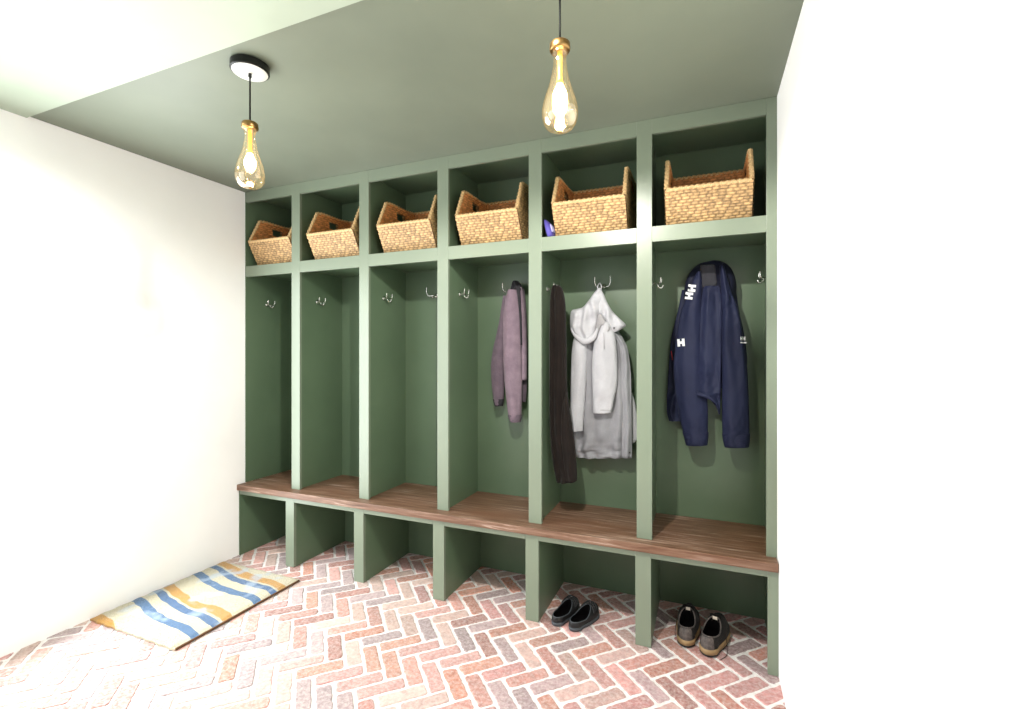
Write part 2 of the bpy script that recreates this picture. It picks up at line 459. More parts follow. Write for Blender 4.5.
def basket_bm():
    rnd = random.Random(5)
    bm = bmesh.new(); tint = bm.loops.layers.float_color.new('tint')
    w, th = .196, .012
    # side profile (y forward negative): front lip low, cheeks rise, then level to the back
    yb0, yb1, yf, yr = .0, .335, -.088, .335      # bottom front, bottom back, lip front, rear
    zl, zc, zr = .166, .336, .356
    z0 = .001
    for s, inner in ((0, False), (th, True)):
        W = w - s; sg = -1 if inner else 1
        A = Vector
        # front (leans out), back
        fr = [A((-W, yb0 + s, z0)), A((W, yb0 + s, z0)), A((-W, yf + s, zl)), A((W, yf + s, zl))]
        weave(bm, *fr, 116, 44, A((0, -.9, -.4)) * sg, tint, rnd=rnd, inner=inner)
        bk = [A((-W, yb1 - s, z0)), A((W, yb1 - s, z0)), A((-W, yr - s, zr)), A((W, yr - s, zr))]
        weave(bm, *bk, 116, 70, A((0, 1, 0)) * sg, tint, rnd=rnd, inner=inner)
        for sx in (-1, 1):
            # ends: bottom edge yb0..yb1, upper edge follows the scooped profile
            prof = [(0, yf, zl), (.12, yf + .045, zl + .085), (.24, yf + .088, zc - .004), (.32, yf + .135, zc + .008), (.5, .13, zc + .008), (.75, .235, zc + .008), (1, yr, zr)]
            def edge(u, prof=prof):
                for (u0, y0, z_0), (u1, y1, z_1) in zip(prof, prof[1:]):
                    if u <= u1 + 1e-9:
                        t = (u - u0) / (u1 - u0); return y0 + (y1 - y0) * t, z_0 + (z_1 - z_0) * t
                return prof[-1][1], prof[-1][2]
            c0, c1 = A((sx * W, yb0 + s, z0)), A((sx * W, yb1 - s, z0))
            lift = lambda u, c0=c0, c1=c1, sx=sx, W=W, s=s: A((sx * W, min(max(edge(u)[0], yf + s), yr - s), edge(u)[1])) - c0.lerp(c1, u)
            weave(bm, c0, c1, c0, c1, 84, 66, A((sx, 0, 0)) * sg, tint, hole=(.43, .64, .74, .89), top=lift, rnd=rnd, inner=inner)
    # floor of the basket
    f = bm.faces.new([bm.verts.new(p) for p in ((-w, yb0, .003), (w, yb0, .003), (w, yb1, .003), (-w, yb1, .003))])
    for lp in f.loops: lp[tint] = (lin(150), lin(104), lin(62)) + (1,)
    # braided rim
    rim = bmesh.new(); rt = rim.loops.layers.float_color.new('tint')
    W = w - th / 2
    def rope(pts, r):
        PP = catmull(pts, 10); n0 = len(rim.faces)
        L = 0; rings = []
        for i, p in enumerate(PP):
            if i: L += (p - PP[i - 1]).length
            d = (PP[min(i + 1, len(PP) - 1)] - PP[max(i - 1, 0)]).normalized()
            a = d.cross(Vector((.3, .2, .93))).normalized(); b = d.cross(a)
            rings.append([rim.verts.new(p + (a * math.cos(t) + b * math.sin(t)) * r * (1 + .22 * math.sin(2 * t + L * 240))) for t in [2 * PI * k / 8 for k in range(8)]])
        for i, (p, q) in enumerate(zip(rings, rings[1:])):
            for k in range(8):
                f = rim.faces.new((p[k], p[(k + 1) % 8], q[(k + 1) % 8], q[k])); f.smooth = True
                kk = rnd.uniform(.7, 1.1)
                for lp in f.loops: lp[rt] = (lin(222) * kk, lin(188) * kk, lin(138) * kk, 1)
    def dense(pts, st=.02):
        out = []
        for a, b in zip(pts, pts[1:]):
            a, b = Vector(a), Vector(b); n = max(1, int((b - a).length / st))
            out += [a.lerp(b, i / n) for i in range(n)]
        return out + [Vector(pts[-1])]
    rope(dense([(-W, yf + .004, zl), (W, yf + .004, zl)]), .0105)
    rope(dense([(-W, yr - .006, zr), (W, yr - .006, zr)]), .0105)
    for sx in (-1, 1):
        rope(dense([(sx * W, yf + .004, zl), (sx * W, yf + .045, zl + .085), (sx * W, yf + .088, zc), (sx * W, yf + .135, zc + .009), (sx * W, .13, zc + .009), (sx * W, .235, zc + .009), (sx * W, yr - .006, zr)]), .0105)
    return bm, rim
proto = thing('wicker_basket', 'x', 'basket', group='wicker baskets on the upper shelf')
bbm, rbm = basket_bm()
link_mesh('basket_body', bbm, WICKER, proto); link_mesh('braided_rim', rbm, WICKER, proto)
bl = ['wicker basket above the far-left locker, with only its left part showing past the divider',
      'wicker basket on the shelf above the second locker from the left',
      'wicker basket on the shelf above the empty locker left of the mauve jacket',
      'wicker basket on the shelf above the mauve knit jacket',
      'wicker basket on the shelf beside the purple pouch, above the pale raincoat',
      'wicker basket on the shelf above the navy jacket, nearest the right wall']
bx = [-2.872, -2.318, -1.735, -1.168, -.574, .012]
for i in range(6):
    b = proto if i == 0 else copy_tree(proto)
    b.location = (bx[i], 2.548, ZS1 + .003); b.rotation_euler = (0, 0, 0); b['label'] = bl[i]

# purple pouch wedged beside the raincoat bay's basket
def blob(sections, n=20):
    """closed loft from (centre, rx, ry) rings stacked along z"""
    bm = bmesh.new(); rings = []
    for (cx, cy, z, rx, ry) in sections:
        rings.append([bm.verts.new((cx + rx * math.copysign(abs(math.cos(t)) ** .8, math.cos(t)), cy + ry * math.copysign(abs(math.sin(t)) ** .8, math.sin(t)), z)) for t in [2 * PI * k / n for k in range(n)]])
    for a, b in zip(rings, rings[1:]):
        for k in range(n): bm.faces.new((a[k], a[(k + 1) % n], b[(k + 1) % n], b[k]))
    bm.faces.new(rings[0][::-1]); bm.faces.new(rings[-1])
    bmesh.ops.recalc_face_normals(bm, faces=bm.faces); return bm
pp = thing('pouch', 'small purple pouch with a lilac band leaning in the gap beside a basket', 'pouch', (-.806, 2.53, ZS1 + .001))
link_mesh('pouch_body', blob([(.014, 0, 0, .010, .03), (.014, 0, .006, .019, .044), (.010, 0, .03, .022, .05), (.002, 0, .06, .021, .05), (-.008, 0, .085, .016, .045), (-.016, 0, .1, .009, .034), (-.019, 0, .105, .003, .02)]), PURPLE, pp, True)
link_mesh('band', blob([(.030, -.012, .028, .006, .030), (.0275, -.012, .04, .007, .034), (.022, -.012, .06, .007, .034), (.017, -.012, .072, .004, .028)]), LILAC, pp, True)

# ------------------------------------------------------------------ pendant lamps
def pendant(loc, label, group):
    t = thing('pendant_lamp', label, 'lamp', loc, 0, group)
    z = lambda v: v - 2.637
    link_mesh('canopy', lathe([(0, -.001), (.069, -.001), (.0725, -.004), (.0725, -.03), (.069, -.033), (.066, -.0335)], 48), BLACKM, t, False)
    c = t.children[0]
    link_mesh('canopy_plate', lathe([(.067, -.0325), (.064, -.036), (.02, -.0375), (0, -.038)], 48), CANW, c, True)
    bm = bmesh.new(); tube(bm, [(0.0, 0, -.036), (0, 0, -.12), (0, 0, z(2.405))], .0032, 8, 2); link_mesh('cord', bm, CORD, t, True)
    link_mesh('cord_grip', lathe([(0, -.036), (.006, -.036), (.007, -.05), (.004, -.056), (0, -.056)], 16), BLACKM, c, True)
    cap = link_mesh('cap', lathe([(0, z(2.408)), (.006, z(2.407)), (.007, z(2.400)), (.027, z(2.398)), (.031, z(2.394)), (.0315, z(2.376)), (.029, z(2.372)), (0, z(2.372))], 40), BRASS, t, True)
    prof = [(.0225, 2.372), (.0225, 2.364), (.0195, 2.350), (.0205, 2.33), (.0255, 2.30), (.033, 2.27), (.0415, 2.245), (.049, 2.222), (.0535, 2.2), (.0548, 2.185), (.0535, 2.168), (.048, 2.152), (.039, 2.14), (.026, 2.1325), (.012, 2.130), (0, 2.1295)]
    P3 = catmull([(r, 0, zz) for r, zz in prof], 4)
    link_mesh('glass_shade', lathe([(max(p.x, 0), z(p.z)) for p in P3[:-1]] + [(0, z(2.1295))], 48), GLASS, t, True)
    link_mesh('stem', lathe([(0, z(2.372)), (.008, z(2.372)), (.0075, z(2.30)), (.009, z(2.285)), (.011, z(2.275)), (0, z(2.275))], 20), AMBER, t, True)
    link_mesh('bulb', lathe([(0, z(2.275)), (.009, z(2.272)), (.013, z(2.262)), (.020, z(2.246)), (.0225, z(2.232)), (.020, z(2.218)), (.012, z(2.208)), (0, z(2.204))], 28), BULB, t, True)
    return t
PX = [(-1.724, 1.39), (-.409, 1.39)]
pendant((PX[0][0], PX[0][1], ZC), 'glowing teardrop glass pendant lamp at left with its black round canopy in view', None)
pendant((PX[1][0], PX[1][1], ZC), 'glowing teardrop glass pendant lamp on a black cord above the raincoat locker', None)

# ------------------------------------------------------------------ rug
def rug():
    bm = bmesh.new(); n, m = 30, 44
    x0, x1, y0, y1, th = -3.10, -2.402, 1.52, 2.292, .017
    top = [[bm.verts.new((x0 + (x1 - x0) * i / n + .003 * math.sin(j * 1.3), y0 + (y1 - y0) * j / m + .003 * math.sin(i * 1.7), th + .002 * noise.noise(Vector((i * .4, j * .4, 0))) - (.006 if i in (0, n) or j in (0, m) else 0))) for j in range(m + 1)] for i in range(n + 1)]
    for i in range(n):
        for j in range(m): bm.faces.new((top[i][j], top[i + 1][j], top[i + 1][j + 1], top[i][j + 1]))
    edge = [e for e in bm.edges if e.is_boundary]
    r = bmesh.ops.extrude_edge_only(bm, edges=edge)
    for v in [g for g in r['geom'] if isinstance(g, bmesh.types.BMVert)]: v.co.z = .001
    bmesh.ops.recalc_face_normals(bm, faces=bm.faces)
    return bm
r = thing('area_rug', 'cream hooked rug with mustard and blue waves on the brick floor', 'rug', (-2.75, 1.7, 0))
sub(r, 'rug_pile', rug(), RUG, False)
bmb = bmesh.new()
tube(bmb, [(-2.400, 1.525, .007), (-2.398, 1.7, .007), (-2.400, 1.9, .007), (-2.401, 2.285, .007)], .0062, 8, 8)
sub(r, 'binding', bmb, plain('brown_rug_binding', rgb(96, 66, 40), .9, bump=.3), True)

# ------------------------------------------------------------------ garments
def loft_cloth(secs, Yc, t, folds=3.0, amp=.006, phase=0.0, seed=1, N=56, sub_n=7, drift=.6, flat=.0, yoff=None, open_end=False):
    """Hanging cloth: rings spanning the measured left/right outline, elliptical in depth, with running vertical folds."""
    pts = [(aty(xl, y, Yc), aty(xr, y, Yc)) for (y, xl, xr) in secs]
    A = catmull([p[0] for p in pts], sub_n); B = catmull([p[1] for p in pts], sub_n)
    bm = bmesh.new(); rings = []; M = len(A)
    def ring(L, R, k, v):
        c = (L + R) / 2; hx = (R - L) / 2; out = []
        dy = yoff(v) if yoff else 0
        for i in range(N):
            a = 2 * PI * i / N; ca, sa = math.cos(a), math.sin(a)
            w = abs(sa) ** .6
            q = ca * hx.length * 60
            f = math.sin(ca * folds * PI + phase + drift * v * 3 + noise.noise(Vector((v * 3, seed, 0))) * 2) * amp * min(1, v * 3 + .25)
            f += noise.noise(Vector((c.x * 14 + ca * hx.length * 22, v * 7, seed * 3.1))) * amp * 1.8
            f += noise.noise(Vector((ca * hx.length * 60, v * 26, seed * 5.1))) * amp * .8
            ex = math.copysign(abs(ca) ** .85, ca)
            out.append(bm.verts.new(c + hx * ex * k + Vector((0, -(sa * t * k * (1 if sa > 0 else .8)) - f * w * k + dy, 0))))
        return out
    for e, z in ((.35, .0), (.75, .0), (.93, .0)): rings.append(ring(A[0] , B[0], e, 0))
    for i in range(M): rings.append(ring(A[i], B[i], 1, i / (M - 1)))
    d = Vector((0, 0, .0))
    ends = (.93, .6, .25)
    for e in ends:
        rr = ring(A[-1], B[-1], e, 1)
        for v in rr: v.co.z += (1 - e) * .004 if not open_end else (1 - e) * .03
        rings.append(rr)
    for n_, (e, dz) in enumerate(((.35, -.001), (.75, -.0006), (.93, 0))):
        pass
    for a, b in zip(rings, rings[1:]):
        for k in range(N): bm.faces.new((a[k], a[(k + 1) % N], b[(k + 1) % N], b[k]))
    bm.faces.new(rings[0][::-1]); bm.faces.new(rings[-1])
    bmesh.ops.recalc_face_normals(bm, faces=bm.faces)
    return bm
def garment_part(par, name, mat, secs, Yc, t, **kw):
    o = link_mesh(name, loft_cloth(secs, Yc, t, **kw), mat, par, True)
    o.matrix_parent_inverse = Matrix.Translation(-Vector(par.location))
    return o
def poly_cloth(outline, Yc, thick, puff=.02, seed=1, fold=.004, res=.008, tilt=0):
    """Flat-cut cloth piece from a traced outline, puffed and wrinkled (front and back skin)."""
    P2 = [aty(x, y, Yc) for x, y in outline]
    P2 = [(p.x, p.z) for p in catmull([(p.x, Yc, p.z) for p in P2] + [(P2[0].x, Yc, P2[0].z)], 5)[:-1]]
    from mathutils.geometry import delaunay_2d_cdt
    def inside(x, z):
        c = False; n = len(P2)
        for i in range(n):
            x1, z1 = P2[i]; x2, z2 = P2[(i + 1) % n]
            if (z1 > z) != (z2 > z) and x < (x2 - x1) * (z - z1) / (z2 - z1) + x1: c = not c
        return c
    def dist(x, z):
        d = 9
        for i in range(len(P2)):
            a = Vector(P2[i]); b = Vector(P2[(i + 1) % len(P2)]); ab = b - a
            t = max(0, min(1, (Vector((x, z)) - a).dot(ab) / max(ab.length_squared, 1e-12)))
            d = min(d, (Vector((x, z)) - a - ab * t).length)
        return d
    xs = [p[0] for p in P2]; zs = [p[1] for p in P2]
    vin = [Vector(p) for p in P2]
    x = min(xs)
    while x < max(xs):
        z = min(zs)
        while z < max(zs):
            if inside(x, z) and dist(x, z) > res * .6: vin.append(Vector((x, z)))
            z += res
        x += res
    edges = [(i, (i + 1) % len(P2)) for i in range(len(P2))]
    vo, _, fo, *_ = delaunay_2d_cdt(vin, edges, [], 1, 1e-6)
    bm = bmesh.new(); fr = []; bk = []
    for v in vo:
        d = dist(v.x, v.y); on = d < 1e-5
        h = (1 - math.exp(-d / .016)) * puff
        f = (math.sin(v.x * 95 + v.y * 12 + noise.noise(Vector((v.x * 9, v.y * 9, seed))) * 3) * fold + noise.noise(Vector((v.x * 30, v.y * 22, seed))) * fold * 1.6) * min(1, d / .02)
        y = Yc + tilt * (v.y - min(zs))
        a = bm.verts.new((v.x, y - h - f - thick * .5, v.y)); fr.append(a)
        bk.append(bm.verts.new((v.x, y + thick * .5 + h * .4, v.y)))
    for f in fo:
        bm.faces.new([fr[i] for i in f]); bm.faces.new([bk[i] for i in reversed(f)])
    be = [e for e in bm.edges if e.is_boundary]
    n = len(P2)
    idx = {tuple(round(c, 6) for c in v): i for i, v in enumerate(vo)}
    ring = [i for i in range(len(vo)) if dist(vo[i].x, vo[i].y) < 1e-5]
    ordr = [min(ring, key=lambda i: (vo[i] - Vector(p)).length) for p in P2]
    for i in range(n):
        a, b = ordr[i], ordr[(i + 1) % n]
        if a != b:
            try: bm.faces.new((fr[a], fr[b], bk[b], bk[a]))
            except ValueError: pass
    bmesh.ops.recalc_face_normals(bm, faces=bm.faces)
    return bm
def poly_part(par, name, mat, outline, Yc, thick=.006, **kw):
    o = link_mesh(name, poly_cloth(outline, Yc, thick, **kw), mat, par, True)
    o.matrix_parent_inverse = Matrix.Translation(-Vector(par.location)); return o

# --- pale raincoat
rc = thing('raincoat', 'pale grey hooded raincoat hanging from a double coat hook', 'coat', (-.58, 2.86, 1.86))
bm = bmesh.new()
tube(bm, [aty(599.5, 283, 2.846), aty(597.5, 287, 2.84), aty(599, 292, 2.835), aty(601.5, 287, 2.84), aty(599.8, 283, 2.846)], .0035, 8, 5)
sub(rc, 'hanging_loop', bm, RAIN, True)
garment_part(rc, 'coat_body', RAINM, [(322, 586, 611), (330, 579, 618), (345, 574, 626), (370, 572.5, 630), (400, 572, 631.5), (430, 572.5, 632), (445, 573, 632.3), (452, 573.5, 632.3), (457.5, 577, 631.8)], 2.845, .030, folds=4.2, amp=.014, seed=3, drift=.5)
garment_part(rc, 'sleeve', RAIN, [(338, 574, 586), (350, 572, 587), (375, 571, 586.5), (400, 570, 585), (420, 568.3, 583.5), (431, 568, 582.8)], 2.80, .032, folds=1.2, amp=.004, seed=5)
garment_part(rc, 'sleeve', RAIN, [(322, 602, 609), (328, 599, 613), (340, 594.5, 616), (365, 592, 617.5), (385, 592.5, 617), (400, 592.8, 614), (413, 593, 611.5)], 2.795, .030, folds=1.1, amp=.004, seed=6, phase=1)
garment_part(rc, 'coat_tail', RAIN, [(392, 628, 632), (405, 628, 635.5), (425, 628.5, 637.5), (438, 629, 637.5), (443, 629, 634)], 2.86, .012, folds=1.0, amp=.002, seed=9)
poly_part(rc, 'hood', RAIN, [(598.5, 288), (594, 293), (589, 300), (583, 307), (577, 309), (571.5, 311), (570, 321), (571, 331), (575, 337), (580, 342), (585, 344), (591, 342), (596, 337), (598.5, 326), (600, 316), (602.5, 314), (603, 300), (601.5, 289)], 2.80, puff=.042, seed=2, fold=.009)
poly_part(rc, 'hood_brim', RAIN, [(571, 327), (571.5, 332), (575, 338), (580, 342.5), (585, 344.5), (591, 342.5), (596, 338), (598, 331), (597, 328), (593, 334), (586, 338), (579, 336), (574, 331)], 2.762, puff=.010, seed=12, fold=.002)
poly_part(rc, 'hood_flap', RAIN, [(600.5, 289), (604, 295), (608, 304), (613, 312), (619, 318), (626, 325), (623, 328), (619, 330.5), (614.5, 332), (610, 327.5), (605, 321), (601, 315), (598, 315), (598.5, 300)], 2.79, puff=.020, seed=4, fold=.008)
poly_part(rc, 'neck_opening', RAIND, [(598, 315), (601, 314), (605, 321), (610, 328), (607, 332), (602, 325), (598, 333), (596, 338), (592, 342), (595, 330)], 2.768, puff=.006, seed=7, fold=.002)
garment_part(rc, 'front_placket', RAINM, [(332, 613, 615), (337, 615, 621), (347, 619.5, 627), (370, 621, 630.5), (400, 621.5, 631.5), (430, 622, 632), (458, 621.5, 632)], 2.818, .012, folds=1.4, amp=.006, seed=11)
for (x, y) in ((629.3, 452.5),):
    p = aty(x, y, 2.806); b = lathe([(0, -.002), (.006, -.002), (.0055, .001), (.003, .003), (0, .0032)], 16)
    bmesh.ops.rotate(b, verts=b.verts, matrix=Matrix.Rotation(PI / 2, 3, 'X')); bmesh.ops.translate(b, verts=b.verts, vec=p)
    sub(rc, 'snap', b, SNAP, True)
p = aty(614, 328, 2.765); b = lathe([(0, -.002), (.005, -.002), (.0045, .001), (0, .002)], 14)
bmesh.ops.rotate(b, verts=b.verts, matrix=Matrix.Rotation(PI / 2, 3, 'X')); bmesh.ops.translate(b, verts=b.verts, vec=p)
sub(rc, 'snap', b, SNAP, True)
bm = bmesh.new(); tube(bm, [aty(603.5, 322, 2.775), aty(603.8, 335, 2.758), aty(604.2, 349, 2.755)], .0016, 6, 4); sub(rc, 'drawcord', bm, RAIND, True)
for xs, Yh in (((568, 583, 429), 2.782), ((593, 611.5, 412), 2.768)):
    bm = bmesh.new(); tube(bm, [aty(xs[0] + .8, xs[2] - 1.5, Yh + .012), aty((xs[0] + xs[1]) / 2, xs[2] - 2, Yh - .003), aty(xs[1] - .8, xs[2] - 1.5, Yh + .012)], .0016, 6, 5)
    sub(rc, 'cuff_hem', bm, RAIND, True)

# --- dark brown fleece on the side hook
sc_ = thing('fleece_scarf', 'long dark brown fleece hanging down the side wall beside the pale raincoat', 'clothing', (-.8, 2.64, 1.8))
garment_part(sc_, 'fleece_body', SCARF, [(285.5, 553, 560), (291, 551, 563), (305, 550, 565.5), (340, 549.3, 566.5), (380, 549.3, 567), (410, 549.5, 568), (440, 550.5, 571), (460, 552.5, 574.5), (474, 555, 577), (482, 557, 575)], 2.632, .032, folds=2.6, amp=.007, seed=21, drift=.7)
garment_part(sc_, 'tail', SCARF, [(392, 566.4, 567.2), (408, 562.5, 569), (430, 561, 573), (455, 563, 576), (478, 566, 577), (481, 567, 576)], 2.60, .018, folds=1.6, amp=.004, seed=22)

# --- mauve knit jacket
mj = thing('knit_jacket', 'mauve knit jacket with charcoal collar hanging on the back hook', 'jacket', (-1.18, 2.86, 1.84))
garment_part(mj, 'back_panel', MAUVEG, [(288, 513, 524), (310, 510, 526), (350, 507, 527.5), (385, 506, 527), (402, 508, 526)], 2.855, .022, folds=2, amp=.005, seed=31)
garment_part(mj, 'sleeve', MAUVEG, [(296, 503.5, 509), (318, 500, 507), (335, 496.5, 506), (350, 493, 505), (365, 491.3, 504), (385, 491.8, 504), (398, 493.5, 503.5), (405, 495, 502.5)], 2.835, .026, folds=1.1, amp=.004, seed=32)
garment_part(mj, 'sleeve', MAUVE, [(290, 508.5, 517), (300, 505.5, 519), (320, 503.2, 520.5), (350, 503.2, 521.5), (380, 504.5, 522), (400, 506.5, 521.8), (415, 508.5, 521.2), (420, 510, 520.5)], 2.80, .030, folds=1.2, amp=.004, seed=33, phase=.8)
garment_part(mj, 'front_panel', MAUVE, [(287, 518, 522), (300, 519, 524), (330, 520.5, 526), (360, 521.5, 526.8), (380, 522, 526.6)], 2.815, .014, folds=.8, amp=.002, seed=34)
garment_part(mj, 'collar', COLLAR, [(281, 513.5, 518), (284, 512, 521), (289, 510.5, 523), (294, 510, 522.5)], 2.822, .026, folds=2.6, amp=.005, seed=35)
garment_part(mj, 'lapel', COLLAR, [(286, 516, 520), (300, 517.8, 520.8), (320, 519.6, 521.8), (345, 520.6, 522.2)], 2.776, .006, folds=.5, amp=.001, seed=36)
garment_part(mj, 'cuff', MAUVEG, [(414.5, 508, 521.7), (418, 509, 521.5), (422, 511, 520.5)], 2.799, .031, folds=.8, amp=.001, seed=37)
garment_part(mj, 'cuff', COLLAR, [(399, 493.2, 504), (403, 494, 503.4), (406, 495.4, 502.5)], 2.834, .0265, folds=.8, amp=.001, seed=38)

# --- navy jacket
nj = thing('navy_jacket', 'navy softshell jacket with white logo letters hanging nearest the right wall', 'jacket', (.0, 2.86, 1.85))
poly_part(nj, 'collar', NAVYD, [(684, 300), (684.5, 288), (687, 278), (692, 270), (699, 264), (708, 261.5), (715, 260.3), (723, 262), (730, 267), (735, 277), (736.5, 289), (734, 302), (722, 306), (709, 304), (696, 306)], 2.835, puff=.036, seed=41, fold=.006)
garment_part(nj, 'back_panel', NAVY, [(290, 682, 736), (310, 678, 739), (340, 671, 745), (370, 668.5, 746), (385, 667.5, 728), (397, 667, 704), (412, 667, 692), (421, 669, 690)], 2.868, .018, folds=3.5, amp=.006, seed=42)
front = []
front.append(garment_part(nj, 'front_panel', NAVY, [(286, 705, 719.5), (292, 702.5, 721), (310, 700.5, 722), (340, 699.5, 722), (365, 699, 721.5), (380, 698, 721), (391, 696.3, 720.8), (395, 702, 720.6), (400, 710, 720.4), (407, 716, 720.3), (414, 718.5, 720.2)], 2.778, .018, folds=1.5, amp=.007, seed=43, phase=2))
sl1 = garment_part(nj, 'sleeve', NAVY, [(272, 697, 701), (280, 693, 702.5), (292, 688.5, 702.5), (303, 684, 702.5), (315, 680, 702.5), (340, 676, 703), (370, 673.5, 705.5), (400, 676.5, 707.5), (420, 680, 708), (433, 683, 707.8), (444, 685.5, 707)], 2.80, .034, folds=1.3, amp=.005, seed=44, phase=.5)
sl2 = garment_part(nj, 'sleeve', NAVY, [(266, 719.5, 724), (280, 720, 728), (292, 720.5, 731.5), (303, 720.5, 736), (315, 721, 739.5), (330, 721, 742.5), (360, 721.5, 746.5), (390, 721.8, 748.5), (420, 722, 749.3), (434, 722.5, 749.5), (446, 724, 748.8)], 2.79, .034, folds=1.6, amp=.006, seed=45, phase=2.2)
garment_part(nj, 'cuff', NAVY, [(432, 682.3, 708.6), (438, 684, 708.3), (445, 685.8, 707.5)], 2.80, .0355, folds=.8, amp=.002, seed=46)
garment_part(nj, 'cuff', NAVY, [(433.5, 722, 750.2), (440, 722.8, 750), (447, 724.5, 749)], 2.79, .0355, folds=.8, amp=.002, seed=47)
poly_part(nj, 'neck_lining', LINING, [(700, 265), (707, 264.5), (714.5, 265), (716, 275), (716.5, 285), (709, 287.5), (702, 286), (700.5, 275)], 2.79, puff=.004, seed=48, fold=.001)
bm = bmesh.new(); tube(bm, [aty(700.3, 266.3, 2.782), aty(707, 265.2, 2.779), aty(714.3, 265.8, 2.782)], .0018, 6, 4); sub(nj, 'hanger_loop', bm, SNAP, True)
bm = bmesh.new(); tube(bm, [aty(671.2, 351, 2.842), aty(671.8, 355, 2.840), aty(672.5, 360, 2.842)], .0022, 6, 4); sub(nj, 'zip_pull', bm, REDM, True)
poly_part(nj, 'front_hem', NAVY, [(697, 392), (702, 393), (709, 395.5), (714, 399), (717, 405), (719, 411), (716, 404), (711, 400.5), (704, 397.5), (697, 395.5)], 2.752, puff=.004, seed=49, fold=.001)

def decal(parent, target, polys, name='logo'):
    """Flat printed shapes laid onto the cloth: each polygon's grid is dropped onto the sleeve surface."""
    me = target.data; bvh = BVHTree.FromPolygons([v.co.copy() for v in me.vertices], [tuple(p.vertices) for p in me.polygons])
    bm = bmesh.new()
    for quad in polys:
        a, b, c, d = [Vector(q) for q in quad]; n = 5; g = []
        for j in range(n + 1):
            row = []
            for i in range(n + 1):
                q = a.lerp(b, i / n).lerp(d.lerp(c, i / n), j / n)
                p = aty(q.x, q.y, 2.8); hit = bvh.ray_cast(Vector((p.x, 2.3, p.z)), Vector((0, 1, 0)))
                y = hit[0].y - .0016 if hit[0] else 2.775
                y0 = 2.8
                row.append(bm.verts.new((p.x, y, p.z)))
            g.append(row)
        for j in range(n):
            for i in range(n): bm.faces.new((g[j][i], g[j][i + 1], g[j + 1][i + 1], g[j + 1][i]))
    bmesh.ops.recalc_face_normals(bm, faces=bm.faces)
    return sub(parent, name, bm, PRINT)
def H_at(cx, cy, w, h, rot, slant=0):
    """an H as three bars, centred, rotated (degrees, image sense)"""
    bars = [(-w / 2, -w / 2 + w * .36, -h / 2, h / 2), (w / 2 - w * .36, w / 2, -h / 2, h / 2), (-w / 2 + w * .3, w / 2 - w * .3, -h * .17, h * .17)]
    r = math.radians(rot); out = []
    for (x0, x1, y0, y1) in bars:
        q = []
        for (x, y) in ((x0, y0), (x1, y0), (x1, y1), (x0, y1)):
            x += slant * y
            q.append((cx + x * math.cos(r) - y * math.sin(r), cy + x * math.sin(r) + y * math.cos(r)))
        out.append(q)
    return out
decal(nj, sl1, H_at(692.0, 288.8, 7.0, 7.6, 98, 0) + H_at(689.2, 296.4, 7.0, 7.6, 98, 0))
decal(nj, sl1, H_at(681.2, 342.7, 7.4, 7.4, -5, 0))
decal(nj, sl2, H_at(743.6, 338.6, 2.6, 3.8, 0) + H_at(741.0, 338.6, 2.0, 3.8, 0) + [[(740, 342.2), (746, 342.2), (746, 343.4), (740, 343.4)]])

# ------------------------------------------------------------------ shoes
def shoe_rings(L, wfn, open_c, open_r, zs, zrim, ztoe, n=48, m=10):
    """Upper skin from the sole outline up and over to the rim of the foot opening. x runs heel(0) to toe(L)."""
    outline = []; rim = []
    for k in range(n):
        t = 2 * PI * k / n
        x = L / 2 - L / 2 * math.cos(t); y = math.copysign(wfn(x / L), math.sin(t)) if abs(math.sin(t)) > 1e-6 else 0
        outline.append(Vector((x, y, zs)))
        rx = open_c + open_r[0] * -math.cos(t); ry = open_r[1] * math.sin(t)
        rim.append(Vector((rx, ry, zrim((rx - open_c) / open_r[0]))))
    rings = []
    for j in range(m + 1):
        s = j / m * PI / 2; row = []
        for k in range(n):
            O, R = outline[k], rim[k]
            fxy = 1 - math.cos(s) ** .9; fz = math.sin(s) ** .8
            p = Vector((O.x + (R.x - O.x) * fxy, O.y + (R.y - O.y) * fxy, O.z + (R.z - O.z) * fz))
            row.append(p)
        rings.append(row)
    return outline, rim, rings
def skin(rings, cap_last=False, cap_first=False, close=True):
    bm = bmesh.new(); V = [[bm.verts.new(p) for p in r] for r in rings]; n = len(V[0])
    for a, b in zip(V, V[1:]):
        for k in range(n): bm.faces.new((a[k], a[(k + 1) % n], b[(k + 1) % n], b[k]))
    if cap_last: bm.faces.new(V[-1])
    if cap_first: bm.faces.new(V[0][::-1])
    bmesh.ops.recalc_face_normals(bm, faces=bm.faces); return bm
def foot_w(w):
    def f(u):
        u = max(0, min(1, u))
        e = min(1, (u / .12)) ** .5 if u < .12 else (min(1, (1 - u) / .2) ** .55 if u > .8 else 1)
        body = .80 + .24 * math.sin(max(0, (u - .25)) / .75 * PI) if u > .25 else .80
        return w / 2 * e * body
    return f
def sole_rings(outline, levels):
    out = []
    for grow, z in levels:
        c = Vector((sum(p.x for p in outline) / len(outline), 0, 0))
        row = []
        for p in outline:
            d = Vector((p.x - c.x, p.y, 0)); l = d.length
            row.append(Vector((c.x, 0, 0)) + d * ((l + grow) / l) + Vector((0, 0, z)))
        out.append(row)
    return out
